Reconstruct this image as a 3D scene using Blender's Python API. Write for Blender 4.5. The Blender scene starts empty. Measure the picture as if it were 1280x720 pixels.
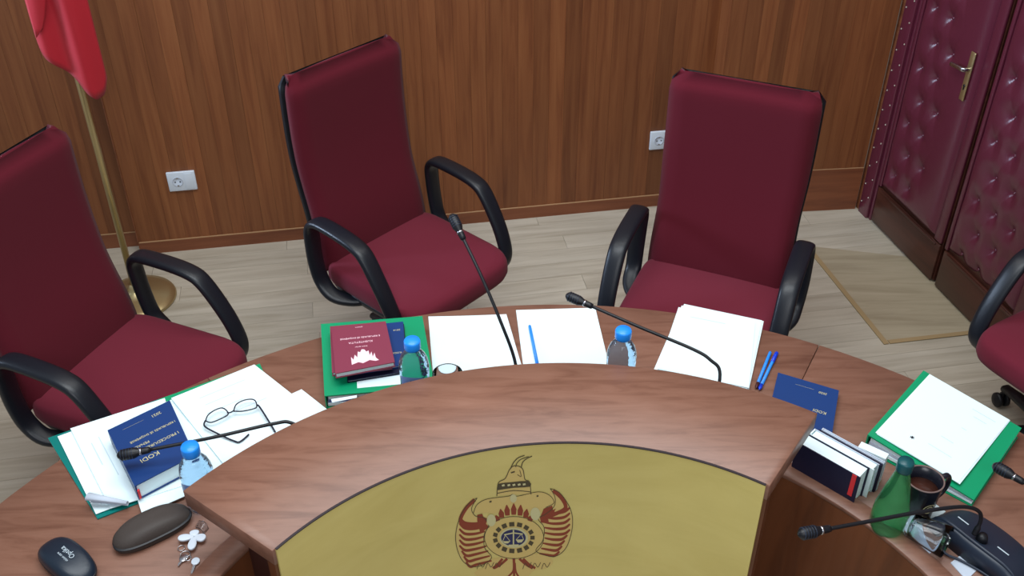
import bpy, bmesh, math, random
import numpy as np
from mathutils import Vector, Matrix
random.seed(7)
D = bpy.data
S = bpy.context.scene
COL = S.collection
PI = math.pi
T = 0.75                                  # desk top height
# ------------------------------------------------------------------ camera
CF, CP, CR, CH = 1300.0, 0.634, -0.002, 2.459
FW = Vector((0, math.cos(CP), -math.sin(CP))); UP0 = Vector((0, math.sin(CP), math.cos(CP))); RT0 = Vector((1, 0, 0))
RT = RT0*math.cos(CR)+UP0*math.sin(CR); UP = -RT0*math.sin(CR)+UP0*math.cos(CR)
cd = D.cameras.new('camera'); cam = D.objects.new('camera', cd); COL.objects.link(cam)
cd.sensor_fit = 'HORIZONTAL'; cd.sensor_width = 36; cd.lens = CF/1280*36; cd.clip_start = 0.05
m = Matrix((RT, UP, -FW)).transposed().to_4x4(); m.translation = Vector((0, 0, CH)); cam.matrix_world = m
S.camera = cam
# ------------------------------------------------------------------ light
S.view_settings.view_transform = 'Standard'; S.view_settings.look = 'None'
S.view_settings.exposure = 0.0; S.view_settings.gamma = 1.0; S.view_settings.use_curve_mapping = False
w = D.worlds.new('world'); S.world = w; w.use_nodes = True
w.node_tree.nodes['Background'].inputs[0].default_value = (0.80, 0.88, 1.0, 1)
w.node_tree.nodes['Background'].inputs[1].default_value = 0.33
def area(name, loc, target, sx, sy, power, col):
    l = D.lights.new(name, 'AREA'); l.shape = 'RECTANGLE'; l.size = sx; l.size_y = sy; l.energy = power; l.color = col
    o = D.objects.new(name, l); COL.objects.link(o); o.location = loc
    o.rotation_euler = (Vector(target)-Vector(loc)).to_track_quat('-Z', 'Y').to_euler(); return o
area('ceiling_panel_light', (-0.3, 1.5, 3.6), (-0.3, 1.5, 0), 2.6, 1.4, 84, (0.93, 0.98, 1.0))
area('ceiling_panel_light', (0.2, 3.1, 3.6), (0.2, 3.0, 0), 3.0, 0.6, 24, (1.0, 0.97, 0.92))
sw = area('door_sheen_light', (-3.2, 2.9, 1.9), (1.7, 3.3, 0.9), 0.8, 0.8, 13, (0.60, 0.76, 1.0)); sw.data.spread = math.radians(62)  # added unseen lamp, narrowed onto the padded door to give its sheen
area('front_fill_light', (0.2, -1.6, 3.5), (0.2, -1.3, 0), 2.0, 1.2, 62, (0.97, 0.98, 1.0))  # added unseen fill behind the camera, brightens the gold front
# ------------------------------------------------------------------ helpers
def at(x, y, z):                           # a pixel of the photograph to the point at height z
    d = FW*CF+RT*(x-640)-UP*(y-360)
    t = (z-CH)/d.z
    return Vector((t*d.x, t*d.y, z))
class MB:
    def __init__(s): s.v = []; s.f = []; s.sm = []
    def add(s, vs, fs, smooth=False):
        n = len(s.v); s.v += [tuple(p) for p in vs]; s.f += [tuple(i+n for i in q) for q in fs]; s.sm += [smooth]*len(fs); return s
    def box(s, x0, x1, y0, y1, z0, z1):
        return s.add([(x, y, z) for z in (z0, z1) for x, y in ((x0, y0), (x1, y0), (x1, y1), (x0, y1))],
                     [(3, 2, 1, 0), (4, 5, 6, 7), (0, 1, 5, 4), (1, 2, 6, 5), (2, 3, 7, 6), (3, 0, 4, 7)])
    def prism(s, pts, z0, z1):             # polygon (ccw) extruded in z; z1 may be a list per vertex
        n = len(pts); a = 0
        for i in range(n): a += pts[i][0]*pts[(i+1) % n][1]-pts[(i+1) % n][0]*pts[i][1]
        zt = z1 if isinstance(z1, (list, tuple)) else [z1]*n; zb = z0 if isinstance(z0, (list, tuple)) else [z0]*n
        if a < 0: pts = pts[::-1]; zt = list(zt)[::-1]; zb = list(zb)[::-1]
        vs = [(p[0], p[1], zb[i]) for i, p in enumerate(pts)]+[(p[0], p[1], zt[i]) for i, p in enumerate(pts)]
        return s.add(vs, [tuple(range(n))[::-1], tuple(range(n, 2*n))]+[(i, (i+1) % n, n+(i+1) % n, n+i) for i in range(n)])
    def loops(s, L, cap=True, smooth=True):
        n = len(L[0]); vs = [p for l in L for p in l]; fs = []
        for k in range(len(L)-1):
            for i in range(n):
                j = (i+1) % n; fs.append((k*n+i, k*n+j, (k+1)*n+j, (k+1)*n+i))
        if cap: fs.append(tuple(range(n))[::-1]); b = (len(L)-1)*n; fs.append(tuple(b+i for i in range(n)))
        return s.add(vs, fs, smooth)
    def lathe(s, prof, c=(0, 0, 0), n=28, axis=None):
        A = Vector(axis).normalized() if axis is not None else Vector((0, 0, 1))
        q = A.to_track_quat('Z', 'Y').to_matrix() if axis is not None else Matrix.Identity(3)
        c = Vector(c)
        return s.loops([[c+q@Vector((r*math.cos(2*PI*i/n), r*math.sin(2*PI*i/n), z)) for i in range(n)] for r, z in prof])
    def sweep(s, path, a, b=None, lat=None, n=10, cap=True):
        path = [Vector(p) for p in path]; L = []; prev = None
        for k, p in enumerate(path):
            t = (path[min(k+1, len(path)-1)]-path[max(k-1, 0)]).normalized()
            if lat is not None: x = Vector(lat); x = (x-t*x.dot(t)).normalized()
            else:
                if prev is None: prev = t.orthogonal().normalized()
                x = (prev-t*prev.dot(t)).normalized(); prev = x
            y = t.cross(x); aa = a[k] if isinstance(a, list) else a; bb = aa if b is None else (b[k] if isinstance(b, list) else b)
            pw = 1.0 if b is None else 0.72
            def se(c): return math.copysign(abs(c)**pw, c)
            L.append([p+x*aa*se(math.cos(2*PI*i/n))+y*bb*se(math.sin(2*PI*i/n)) for i in range(n)])
        return s.loops(L, cap)
    def mesh(s, name, mat):
        me = D.meshes.new(name); me.from_pydata(s.v, [], s.f); me.polygons.foreach_set('use_smooth', s.sm)
        if mat: me.materials.append(mat)
        me.update(); return me
    def obj(s, name, mat, parent=None, bevel=0, seg=2, fix=True):
        me = s.mesh(name, mat)
        if fix or bevel:
            bm = bmesh.new(); bm.from_mesh(me)
            if bevel:
                bmesh.ops.remove_doubles(bm, verts=bm.verts, dist=1e-6)
                es = [e for e in bm.edges if len(e.link_faces) == 2 and e.calc_face_angle(0) > 0.5]
                bmesh.ops.bevel(bm, geom=es, offset=bevel, segments=seg, profile=0.5, affect='EDGES', clamp_overlap=True)
                for f in bm.faces: f.smooth = True
            bmesh.ops.recalc_face_normals(bm, faces=bm.faces)
            bm.to_mesh(me); bm.free()
        o = D.objects.new(name, me); COL.objects.link(o)
        if parent is not None: o.parent = parent
        return o
def empty(name, loc=(0, 0, 0), rz=0):
    o = D.objects.new(name, None); COL.objects.link(o); o.location = loc; o.rotation_euler = (0, 0, rz); o.empty_display_size = 0.05; return o
def tag(o, label, cat, group=None):
    o['label'] = label; o['category'] = cat
    if group: o['group'] = group
    return o
def struct(o): o['kind'] = 'structure'; return o
def copy_tree(o, parent=None):
    c = o.copy(); COL.objects.link(c)
    if parent is not None: c.parent = parent
    for ch in list(o.children): copy_tree(ch, c)
    return c
def smooth_path(P, n=8):
    P = [Vector(p) for p in P]; Q = [P[0]]+P+[P[-1]]; out = []
    for i in range(1, len(Q)-2):
        for k in range(n):
            t = k/n; a, b, c, d = Q[i-1:i+3]
            out.append(0.5*((2*b)+(c-a)*t+(2*a-5*b+4*c-d)*t*t+(3*b-a-3*c+d)*t**3))
    return out+[P[-1]]
def text(s, size, name, mat, parent, M, ext=0.0002, align='CENTER'):
    cu = D.curves.new(name, 'FONT'); cu.body = s; cu.size = size; cu.align_x = align; cu.align_y = 'CENTER'; cu.extrude = ext; cu.resolution_u = 2
    t = D.objects.new(name, cu); COL.objects.link(t); dg = bpy.context.evaluated_depsgraph_get(); dg.update()
    me = D.meshes.new_from_object(t.evaluated_get(dg)); D.objects.remove(t); D.curves.remove(cu)
    me.transform(M); me.materials.clear(); me.materials.append(mat)
    o = D.objects.new(name, me); COL.objects.link(o); o.parent = parent; return o
def MT(x, y, z, rz, sx=1): return Matrix.Translation((x, y, z))@Matrix.Rotation(rz, 4, 'Z')@Matrix.Diagonal((sx, 1, 1, 1))
# ------------------------------------------------------------------ materials
def srgb(r, g, b): return tuple((c/255/12.92 if c/255 <= .04045 else ((c/255+.055)/1.055)**2.4) for c in (r, g, b))+(1,)
def mat(name, col, rough=0.5, metal=0, spec=0.5, bump=None, trans=0, ior=1.45, sheen=0, coat=0, alpha=1):
    m = D.materials.new(name); m.use_nodes = True; nt = m.node_tree; b = nt.nodes['Principled BSDF']
    b.inputs['Base Color'].default_value = col; b.inputs['Roughness'].default_value = rough; b.inputs['Metallic'].default_value = metal
    b.inputs['Specular IOR Level'].default_value = spec; b.inputs['Transmission Weight'].default_value = trans; b.inputs['IOR'].default_value = ior
    b.inputs['Sheen Weight'].default_value = sheen; b.inputs['Coat Weight'].default_value = coat; b.inputs['Alpha'].default_value = alpha
    tc = nt.nodes.new('ShaderNodeTexCoord'); n = nt.nodes.new('ShaderNodeTexNoise'); nt.links.new(tc.outputs['Object'], n.inputs['Vector'])
    sc, st = bump or (60, 0.02); n.inputs['Scale'].default_value = sc
    bp = nt.nodes.new('ShaderNodeBump'); bp.inputs['Strength'].default_value = st; bp.inputs['Distance'].default_value = 0.002
    nt.links.new(n.outputs['Fac'], bp.inputs['Height']); nt.links.new(bp.outputs['Normal'], b.inputs['Normal'])
    return m
def wood(name, dark, mid, light, scale, rough=0.4, rnd=1.0, tone=0.25, coat=0.0, blotch=1.2, spec=0.5):
    """grain noise stretched by `scale`; each object gets its own offset and tone"""
    m = D.materials.new(name); m.use_nodes = True; nt = m.node_tree; L = nt.links; N = nt.nodes; b = N['Principled BSDF']
    tc = N.new('ShaderNodeTexCoord'); oi = N.new('ShaderNodeObjectInfo')
    ml = N.new('ShaderNodeMath'); ml.operation = 'MULTIPLY'; ml.inputs[1].default_value = 37*rnd; L.new(oi.outputs['Random'], ml.inputs[0])
    ad = N.new('ShaderNodeVectorMath'); ad.operation = 'ADD'; L.new(tc.outputs['Object'], ad.inputs[0]); L.new(ml.outputs[0], ad.inputs[1])
    mp = N.new('ShaderNodeMapping'); mp.inputs['Scale'].default_value = scale; L.new(ad.outputs[0], mp.inputs['Vector'])
    n1 = N.new('ShaderNodeTexNoise'); n1.inputs['Scale'].default_value = 1; n1.inputs['Detail'].default_value = 6; n1.inputs['Roughness'].default_value = .62; n1.inputs['Distortion'].default_value = .6
    L.new(mp.outputs[0], n1.inputs['Vector'])
    r = N.new('ShaderNodeValToRGB'); e = r.color_ramp.elements; e[0].position = .28; e[0].color = dark; e[1].position = .75; e[1].color = light
    q = e.new(.5); q.color = mid; L.new(n1.outputs['Fac'], r.inputs['Fac'])
    n2 = N.new('ShaderNodeTexNoise'); n2.inputs['Scale'].default_value = blotch; L.new(ad.outputs[0], n2.inputs['Vector'])
    m1 = N.new('ShaderNodeMapRange'); m1.inputs['From Min'].default_value = .3; m1.inputs['From Max'].default_value = .7; m1.inputs['To Min'].default_value = 1-tone*.5; m1.inputs['To Max'].default_value = 1+tone*.4
    L.new(n2.outputs['Fac'], m1.inputs['Value'])
    m2 = N.new('ShaderNodeMapRange'); m2.inputs['To Min'].default_value = 1-tone*.5*rnd; m2.inputs['To Max'].default_value = 1+tone*.4*rnd; L.new(oi.outputs['Random'], m2.inputs['Value'])
    mm = N.new('ShaderNodeMath'); mm.operation = 'MULTIPLY'; L.new(m1.outputs[0], mm.inputs[0]); L.new(m2.outputs[0], mm.inputs[1])
    vm = N.new('ShaderNodeVectorMath'); vm.operation = 'SCALE'; L.new(r.outputs['Color'], vm.inputs[0]); L.new(mm.outputs[0], vm.inputs['Scale'])
    L.new(vm.outputs[0], b.inputs['Base Color']); b.inputs['Roughness'].default_value = rough; b.inputs['Coat Weight'].default_value = coat; b.inputs['Coat Roughness'].default_value = .25
    b.inputs['Specular IOR Level'].default_value = spec
    bp = N.new('ShaderNodeBump'); bp.inputs['Strength'].default_value = .06; bp.inputs['Distance'].default_value = .001; L.new(n1.outputs['Fac'], bp.inputs['Height']); L.new(bp.outputs['Normal'], b.inputs['Normal'])
    return m
M_wall = wood('cherry_veneer', srgb(106, 56, 28), srgb(128, 75, 41), srgb(140, 87, 50), (38, 38, 1.8), .5, tone=.26)
M_base = wood('cherry_baseboard', srgb(104, 56, 34), srgb(126, 72, 44), srgb(138, 82, 52), (2, 26, 26), .5, tone=.1)
M_ledge_lit = mat('ledge_highlight', srgb(176, 140, 104), .5)  # ledge highlight put into a pale colour
M_floor = wood('oak_laminate', srgb(166, 156, 138), srgb(186, 177, 160), srgb(200, 192, 176), (2.2, 26, 26), .42, tone=.13, blotch=3)
M_inset_shade = wood('oak_laminate_shaded', srgb(152, 140, 116), srgb(170, 158, 134), srgb(182, 170, 146), (2.2, 26, 26), .42, tone=.1, blotch=3)  # floor laminate darkened, shade by the door is in the colour
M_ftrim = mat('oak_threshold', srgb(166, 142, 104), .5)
M_desk = wood('desk_veneer', srgb(108, 71, 56), srgb(130, 91, 74), srgb(140, 101, 84), (6, 38, 30), .42, rnd=.4, tone=.14, blotch=5)
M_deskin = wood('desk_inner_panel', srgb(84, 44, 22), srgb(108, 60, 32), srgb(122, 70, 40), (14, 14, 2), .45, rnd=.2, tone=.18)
M_deskedge = mat('desk_dark_edge', srgb(66, 34, 30), .45)
M_line = mat('dark_inlay', srgb(40, 30, 36), .5)
M_gold = wood('gold_satin', srgb(206, 188, 108), srgb(214, 197, 118), srgb(220, 204, 126), (3, 3, 9), .42, rnd=0, tone=.08, blotch=5)
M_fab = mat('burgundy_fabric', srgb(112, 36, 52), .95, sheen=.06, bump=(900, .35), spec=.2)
M_fab_shade = mat('burgundy_fabric_shaded', srgb(92, 22, 36), .95, sheen=.06, bump=(900, .35), spec=.2)  # seat fabric darkened, shade on the upright back is in the colour
M_blk = mat('black_polyurethane', srgb(22, 26, 34), .36, bump=(300, .1))
M_blk2 = mat('black_plastic', srgb(16, 18, 24), .45)
M_con = mat('console_plastic', srgb(34, 44, 60), .4)
M_leath = mat('burgundy_leather', srgb(92, 32, 52), .30, spec=.9, bump=(220, .25))
M_kick = wood('dark_kick_panel', srgb(50, 26, 20), srgb(70, 38, 30), srgb(82, 46, 36), (2, 20, 20), .3, rnd=.3)
M_alu = mat('aluminium', srgb(176, 164, 152), .4)
M_brass = mat('brass', srgb(200, 182, 136), .32, metal=.85)
M_steel = mat('steel', srgb(190, 190, 195), .25, metal=1)
M_white = mat('socket_white', srgb(214, 224, 236), .4)
M_paper = mat('paper_white', srgb(230, 248, 252), .8, spec=.15)
M_paper2 = mat('paper_grey', srgb(196, 206, 220), .8, spec=.15)
M_ink = mat('faint_ink', srgb(196, 216, 226), .8)
M_green = mat('green_card', srgb(0, 148, 100), .42)
M_teal = mat('teal_card', srgb(0, 118, 112), .35)
M_navy = mat('navy_cover', srgb(14, 56, 116), .42)
M_navy2 = mat('dark_navy_cover', srgb(20, 22, 52), .5)
M_maroon = mat('maroon_cover', srgb(130, 52, 74), .45)
M_foil = mat('gold_foil', srgb(206, 198, 150), .4)
M_pink = mat('pale_crest_print', srgb(250, 215, 225), .5)
M_red = mat('red_ribbon', srgb(214, 50, 56), .6)
M_flag = mat('red_satin', srgb(176, 30, 44), .5, sheen=.1, bump=(30, .1))
M_cap = mat('blue_cap', srgb(36, 146, 250), .3)
M_teal_cap = mat('green_cap', srgb(18, 78, 84), .35)
M_pblue = mat('pen_blue', srgb(10, 60, 200), .3)
M_plight = mat('pen_light_blue', srgb(40, 140, 235), .3)
M_pbrown = mat('pen_brown', srgb(70, 30, 30), .4)
M_water = mat('clear_blue_water', srgb(186, 220, 248), .04, trans=.96, ior=1.28, bump=(55, .9))
M_label = mat('bottle_label', srgb(120, 150, 205), .4)
M_lnavy = mat('label_print', srgb(20, 30, 80), .5)
M_gglass = mat('green_bottle', srgb(96, 214, 150), .08, trans=.92, ior=1.2)
M_glass = mat('clear_glass', srgb(245, 250, 255), .02, trans=1, ior=1.35)
M_lens = mat('lens_glass', srgb(230, 240, 250), .05, alpha=.10)
M_mug = mat('dark_ceramic', srgb(24, 26, 36), .25)
M_mugr = mat('mug_rim', srgb(120, 100, 96), .4)
M_coffee = mat('coffee', srgb(70, 40, 32), .15)
M_case1 = mat('black_case', srgb(26, 38, 52), .35, bump=(400, .1))
M_case2 = mat('brown_case', srgb(62, 54, 50), .6, bump=(400, .2))
M_print = mat('white_print', srgb(190, 205, 215), .5)
M_frame = mat('spectacle_frame', srgb(20, 16, 40), .3)
M_er = mat('emblem_red', srgb(140, 60, 38), .6)
M_ec = mat('emblem_cream', srgb(214, 188, 116), .6)
M_ep = mat('emblem_pale', srgb(206, 200, 150), .6)
M_ek = mat('emblem_dark', srgb(78, 68, 46), .6)
M_eb = mat('emblem_blue', srgb(38, 42, 90), .6)
# ------------------------------------------------------------------ floor
WA = 0.1697; WD = Vector((math.cos(WA), math.sin(WA), 0)); WN = Vector((-math.sin(WA), math.cos(WA), 0)); W0 = Vector((-1.547, 3.591, 0))
floor = struct(MB().prism([(-4, -1.5), (4, -1.5), (4, 6), (-4, 6)], -.06, -.006).obj('floor', M_floor))
PW, PL = .098, 1.08
plank_me = MB().box(0, PL-.0012, 0, PW-.0010, -.0065, 0).mesh('plank', M_floor)
door_c = Vector((1.55, 3.939)); dd = Vector((0.23693, -0.97153)); dn = Vector((-0.97153, -0.23693))
for r in range(32):
    off = random.random()*PL
    for k in range(6):
        u = -1.4-off+k*PL; v = -r*PW-PW+.125
        c = W0+WD*(u+PL/2)+WN*(v+PW/2)
        s = Vector((c.x, c.y))-door_c
        if s.dot(dn) < -.65 : continue
        o = D.objects.new('plank', plank_me); COL.objects.link(o); o.parent = floor; o.location = W0+WD*u+WN*v; o.rotation_euler = (0, 0, WA)
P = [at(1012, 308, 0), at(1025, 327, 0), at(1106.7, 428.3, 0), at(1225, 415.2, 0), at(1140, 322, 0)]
struct(MB().prism([(p.x, p.y) for p in P], .0002, .0022).obj('floor_inset_shade', M_inset_shade))  # thin sheet over the planks, painted darker for the shaded area
def strip(a, b, wd, z0, z1, name, mt):
    a = Vector(a); b = Vector(b); t = (b-a).normalized(); n = Vector((-t.y, t.x, 0))*wd/2
    return MB().prism([tuple((a-n)[:2]), tuple((b-n)[:2]), tuple((b+n)[:2]), tuple((a+n)[:2])], z0, z1).obj(name, mt)
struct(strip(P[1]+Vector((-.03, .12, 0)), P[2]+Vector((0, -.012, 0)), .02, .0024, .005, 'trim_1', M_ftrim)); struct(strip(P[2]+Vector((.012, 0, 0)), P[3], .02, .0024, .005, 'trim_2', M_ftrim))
# ------------------------------------------------------------------ walls
H = 3.0
def wall(name, base, ang, length, bh, bw=.064, back=.12):
    d = Vector((math.cos(ang), math.sin(ang), 0)); n = Vector((-d.y, d.x, 0))
    o = struct(MB().box(0, length, .012, back, 0, H).obj(name, M_wall)); o.location = base; o.rotation_euler = (0, 0, ang)
    k = int(round(length/bw)); bw = length/k
    me = MB().box(0.0003, bw-.0003, 0, .0125, bh, H).mesh('board', M_wall)
    for i in range(k):
        b = D.objects.new('board', me); COL.objects.link(b); b.parent = o; b.location = (i*bw, random.choice((0, .0004, .0008)), 0)
    return o
wall('wall_back', W0, WA, 2.425, .058)
wl = W0+WN*.07; wall('wall_left', wl-WD*2.3, WA, 2.3, .07)
RA = .092; RD = Vector((math.cos(RA), math.sin(RA), 0)); rb = Vector((1.55, 3.939, 0))-RD*.70
wall('wall_right', rb, RA, .675, .21, back=.2)
def baseb(name, base, ang, length, h, proud=.006):
    o = struct(MB().box(0, length, -proud, .012, 0, h-.003).obj(name, M_base)); o.location = base; o.rotation_euler = (0, 0, ang)
    MB().box(0, length, -proud+.001, .004, h-.003, h).obj('highlight_bead', M_ledge_lit, o); return o  # pale bead paints the light caught along the baseboard top
baseb('baseboard_back', W0, WA, 2.425, .058); baseb('baseboard_left', wl-WD*2.3, WA, 2.3, .07); baseb('baseboard_right', rb, RA, .675, .21, .003)
o = struct(MB().box(-.0, .004, -.004, .085, .0, H).obj('trim_3', M_base)); o.location = W0-WD*.004; o.rotation_euler = (0, 0, WA)
o = struct(MB().box(-.005, .0, .0, .17, .0, H).obj('trim_4', M_wall)); o.location = rb; o.rotation_euler = (0, 0, RA)
# side wall with the padded double door: local x along the wall from the corner, local -y... room side is +y
DA = math.atan2(dd.y, dd.x)
def dplace(o): o.location = (1.55, 3.939, 0); o.rotation_euler = (0, 0, DA); return o
# local frame: x = dd, y = perpendicular to the left of dd = (0.97,0.237) (away from the room); room side is -y
ws = struct(MB().box(-.1, 1.12, .06, .2, 0, H).box(1.12, 1.15, -.02, .55, 0, H).box(1.15, 3.4, .42, .55, 0, H).box(0, 1.15, .0, .06, 2.24, H).obj('wall_side', M_wall)); dplace(ws)
t = struct(MB().box(-.03, -.018, -.02, .06, 0, H).obj('trim_5', M_alu)); dplace(t)
t = struct(MB().box(-.018, .014, -.012, .06, 0, H).obj('trim_6', M_base)); dplace(t)
def tuft_panel(x0, x1, z0, z1, cols, zs, lead=None):
    """padded leather as a height field; x0..x1 by z0..z1, buttons pull it in"""
    nx = int((x1-x0)/.0065); nz = int((z1-z0)/.0085); vs = []; fs = []
    B = []
    for k in range(40):
        z = zs+.12*k
        if z > z1-.05: break
        for c in cols: 
            x = c+(.052 if k % 2 else 0)
            if x0+.03 < x < x1-.03: B.append((x, z))
    Bn = np.array(B)
    for j in range(nz+1):
        for i in range(nx+1):
            x = x0+(x1-x0)*i/nx; z = z0+(z1-z0)*j/nz
            e = min(x-x0, x1-x, z-z0, z1-z); y = -.002-.028*(1-math.exp(-e/.018))
            dx = (Bn[:, 0]-x); dz = (Bn[:, 1]-z); r = np.sqrt(dx*dx+dz*dz)
            dent = float(np.max(np.exp(-r/.028)))*.026
            # creases along the diagonals to neighbouring buttons
            m_ = r < .13
            cr = 0
            if m_.any():
                q = np.abs(np.abs(dx[m_])*.12-np.abs(dz[m_])*.052)/.1308
                cr = float(np.max(np.exp(-q/.005)*np.exp(-r[m_]/.07)))*.004
            vs.append((x, y+dent+cr, z))
    for j in range(nz):
        for i in range(nx):
            a = j*(nx+1)+i; fs.append((a, a+1, a+nx+2, a+nx+1))
    mb = MB(); mb.add(vs, fs, True); return mb, B
def button(parent, me, x, y, z):
    o = D.objects.new('button', me); COL.objects.link(o); o.parent = parent; o.location = (x, y, z); return o
btn = MB().lathe([(.0, 0), (.006, .0005), (.0075, .002), (.005, .0045), (0, .0052)], n=10, axis=(0, -1, 0)).mesh('button', M_leath)
stud = MB().lathe([(.0, 0), (.004, 0), (.003, .002), (0, .003)], n=8, axis=(0, -1, 0)).mesh('stud', M_alu)
def leaf(name, x0, x1, cols, zs, handle, mirror):
    d = struct(empty(name)); dplace(d)
    MB().box(x0, x1, .0, .045, .012, 2.1).obj('door_core', M_kick, d)
    MB().box(x0+.006, x1-.006, -.012, .0, .012, .178).obj('kick_panel', M_kick, d, bevel=.003)
    MB().box(x0+.03, x1-.03, -.018, -.012, .166, .176).obj('kick_moulding', M_kick, d, bevel=.002)
    a, b = (x0+.02, x1-.052)
    # leather stiles
    MB().box(a-.016, a+.002, -.014, 0, .185, 2.095).obj('leather_stile', M_leath, d, bevel=.004)
    MB().box(b+.002, x1-.004, -.014, 0, .185, 2.095).obj('leather_stile', M_leath, d, bevel=.005)
    mb, B = tuft_panel(a, b, .192, 2.09, cols, zs)
    pn = mb.obj('padded_panel', M_leath, d, fix=False)
    for x, z in B: button(pn, btn, x, -.0045, z)
    return d
d1 = leaf('door_1', .105, .582, (.198, .303), .28, True, False)
# one more button column, then the smooth margin beside the handle
d2 = leaf('door_2', .602, 1.085, (.70, .805, .91), .22, False, True)
js = struct(MB().box(.015, .084, -.02, .06, 0, 2.14).box(.086, .102, -.01, .05, 0, 2.14).obj('trim_7', M_leath, bevel=.004)); dplace(js)
for k in range(24): button(js, stud, .030, -.021, .06+.088*k); button(js, stud, .072, -.021, .10+.088*k)
js = struct(MB().box(1.088, 1.12, -.02, .06, 0, 2.14).box(.015, 1.12, -.02, .06, 2.14, 2.24).obj('trim_8', M_leath, bevel=.004)); dplace(js)
ho = MB().box(.479, .505, -.0345, -.029, .765, .95).obj('handle_plate', M_brass, d1, bevel=.002)
MB().sweep(smooth_path([(.492, -.032, .885), (.492, -.050, .885), (.485, -.057, .885), (.46, -.058, .883), (.416, -.055, .876)], 5), .008, .006, lat=(0, 0, 1)).obj('lever', M_steel, ho)
MB().lathe([(0, 0), (.005, 0), (.005, .002), (0, .002)], (.492, -.0345, .822), 12, (0, -1, 0)).box(.4895, .4945, -.0362, -.0343, .806, .822).obj('keyhole', M_blk2, ho)
# ------------------------------------------------------------------ sockets
def socket(u, label, flip):
    g = empty('wall_socket', W0+WD*u+Vector((0, 0, .333)), WA); tag(g, label, 'socket', None)
    MB().box(-.055, .055, -.012, -.0002, -.043, .043).obj('cover_plate', M_white, g, bevel=.003)
    cx = -.016
    MB().lathe([(.0, 0), (.021, 0), (.0215, .0015), (.019, .0015), (.0185, .0008), (0, .0008)], (cx, -.012, 0), 24, (0, -1, 0)).obj('socket_ring', M_paper2, g)
    for s in (-1, 1): MB().lathe([(0, 0), (.0028, 0), (.0028, .001), (0, .001)], (cx+s*.0095, -.0125, 0), 10, (0, -1, 0)).obj('pin_hole', M_blk2, g)
    for s in (-1, 1): MB().box(cx-.004, cx+.004, -.0138, -.0125, s*.017-.0025, s*.017+.0025).obj('earth_clip', M_steel, g)
    MB().box(.012, .044, -.0135, -.012, -.036, .036).obj('blank_module', M_white, g, bevel=.001)
    return g
socket(.224, 'white double-width wall socket left of the middle chair, fully in view', 0)
socket(2.222, 'white wall socket half hidden by the back of the right-hand chair', 1)
# ------------------------------------------------------------------ flag and pole
fp = tag(empty('flag_pole', (-1.474, 3.275, 0)), 'slim brass flagpole on a round domed brass base in the left corner', 'flagpole')
MB().lathe([(0, 0), (.146, 0), (.15, .006), (.146, .013), (.12, .022), (.07, .034), (.03, .045), (.022, .06), (.02, .075), (0, .075)], n=40).obj('base_disc', M_brass, fp)
MB().lathe([(0, .05), (.0125, .05), (.0125, 2.2), (0, 2.2)], n=16).obj('pole', M_brass, fp)
MB().lathe([(0, 2.18), (.014, 2.2), (.02, 2.23), (.012, 2.27), (0, 2.30)], n=16).obj('finial', M_brass, fp)
def aty(x, y, Y):
    d = FW*CF+RT*(x-640)-UP*(y-360); t = Y/d.y; return Vector((t*d.x, Y, CH+t*d.z))
FY = 3.235
xl = aty(46, 60, FY).x; xr = aty(131, 100, FY).x
def lerp(K, s_):
    for (a, va), (b, vb) in zip(K, K[1:]):
        if s_ <= b: return va+(vb-va)*(s_-a)/(b-a)
    return K[-1][1]
HEM = [(s_, aty(x, y, FY).z) for s_, (x, y) in zip((0, .06, .28, .62, .82, .93, 1), ((45, 46), (50, 61), (70, 79), (101, 104), (119, 121), (129, 118), (134, 100)))]
def drape(x0, x1, hem, top, y0, amp, wob, nx=36, nz=44, ph=0, tuck=.02):
    vs = []
    for j in range(nz+1):
        for i in range(nx+1):
            s_ = i/nx; q = j/nz; zb_ = hem(s_); z = zb_+(top-zb_)*q
            gather = 1-.35*max(0, q-.35); xm = (x0+x1)/2+.01
            x = xm+(x0+(x1-x0)*s_-xm)*gather
            edge = (abs(2*s_-1))**4
            y = y0+tuck*edge-amp*(.5+.5*math.sin(wob*s_*2*PI+ph+1.2*q))*(1-edge)
            vs.append((x, y, z))
    fs = [(j*(nx+1)+i, j*(nx+1)+i+1, (j+1)*(nx+1)+i+1, (j+1)*(nx+1)+i) for j in range(nz) for i in range(nx)]
    return MB().add(vs, fs, True)
fl = drape(xl, xr, lambda s_: lerp(HEM, s_), 2.14, FY, .032, 1.6).obj('flag', M_flag, fix=False); md = fl.modifiers.new('t', 'SOLIDIFY'); md.thickness = .004; md.offset = 1
tag(fl, 'red satin flag hanging in folds from the brass pole, upper left', 'flag')
zl = aty(47, 48, FY-.04).z; zr = aty(68, 0, FY-.04).z
xa = aty(44, 40, FY-.04).x
vs = []; 
for j in range(31):
    q = j/30; z = zl+(2.1-zl)*q; wdt = .064*min(1, (q*(2.1-zl)/(zr-zl)))**.6+.001
    for i in range(11): s_ = i/10; vs.append((xa-.004+wdt*s_, FY-.036-.014*math.sin(PI*s_)*min(1, 4*q), z))
fo = MB().add(vs, [(j*11+i, j*11+i+1, (j+1)*11+i+1, (j+1)*11+i) for j in range(30) for i in range(10)], True).obj('flag_fold', M_flag, fl, fix=False); md = fo.modifiers.new('t', 'SOLIDIFY'); md.thickness = .003
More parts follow.
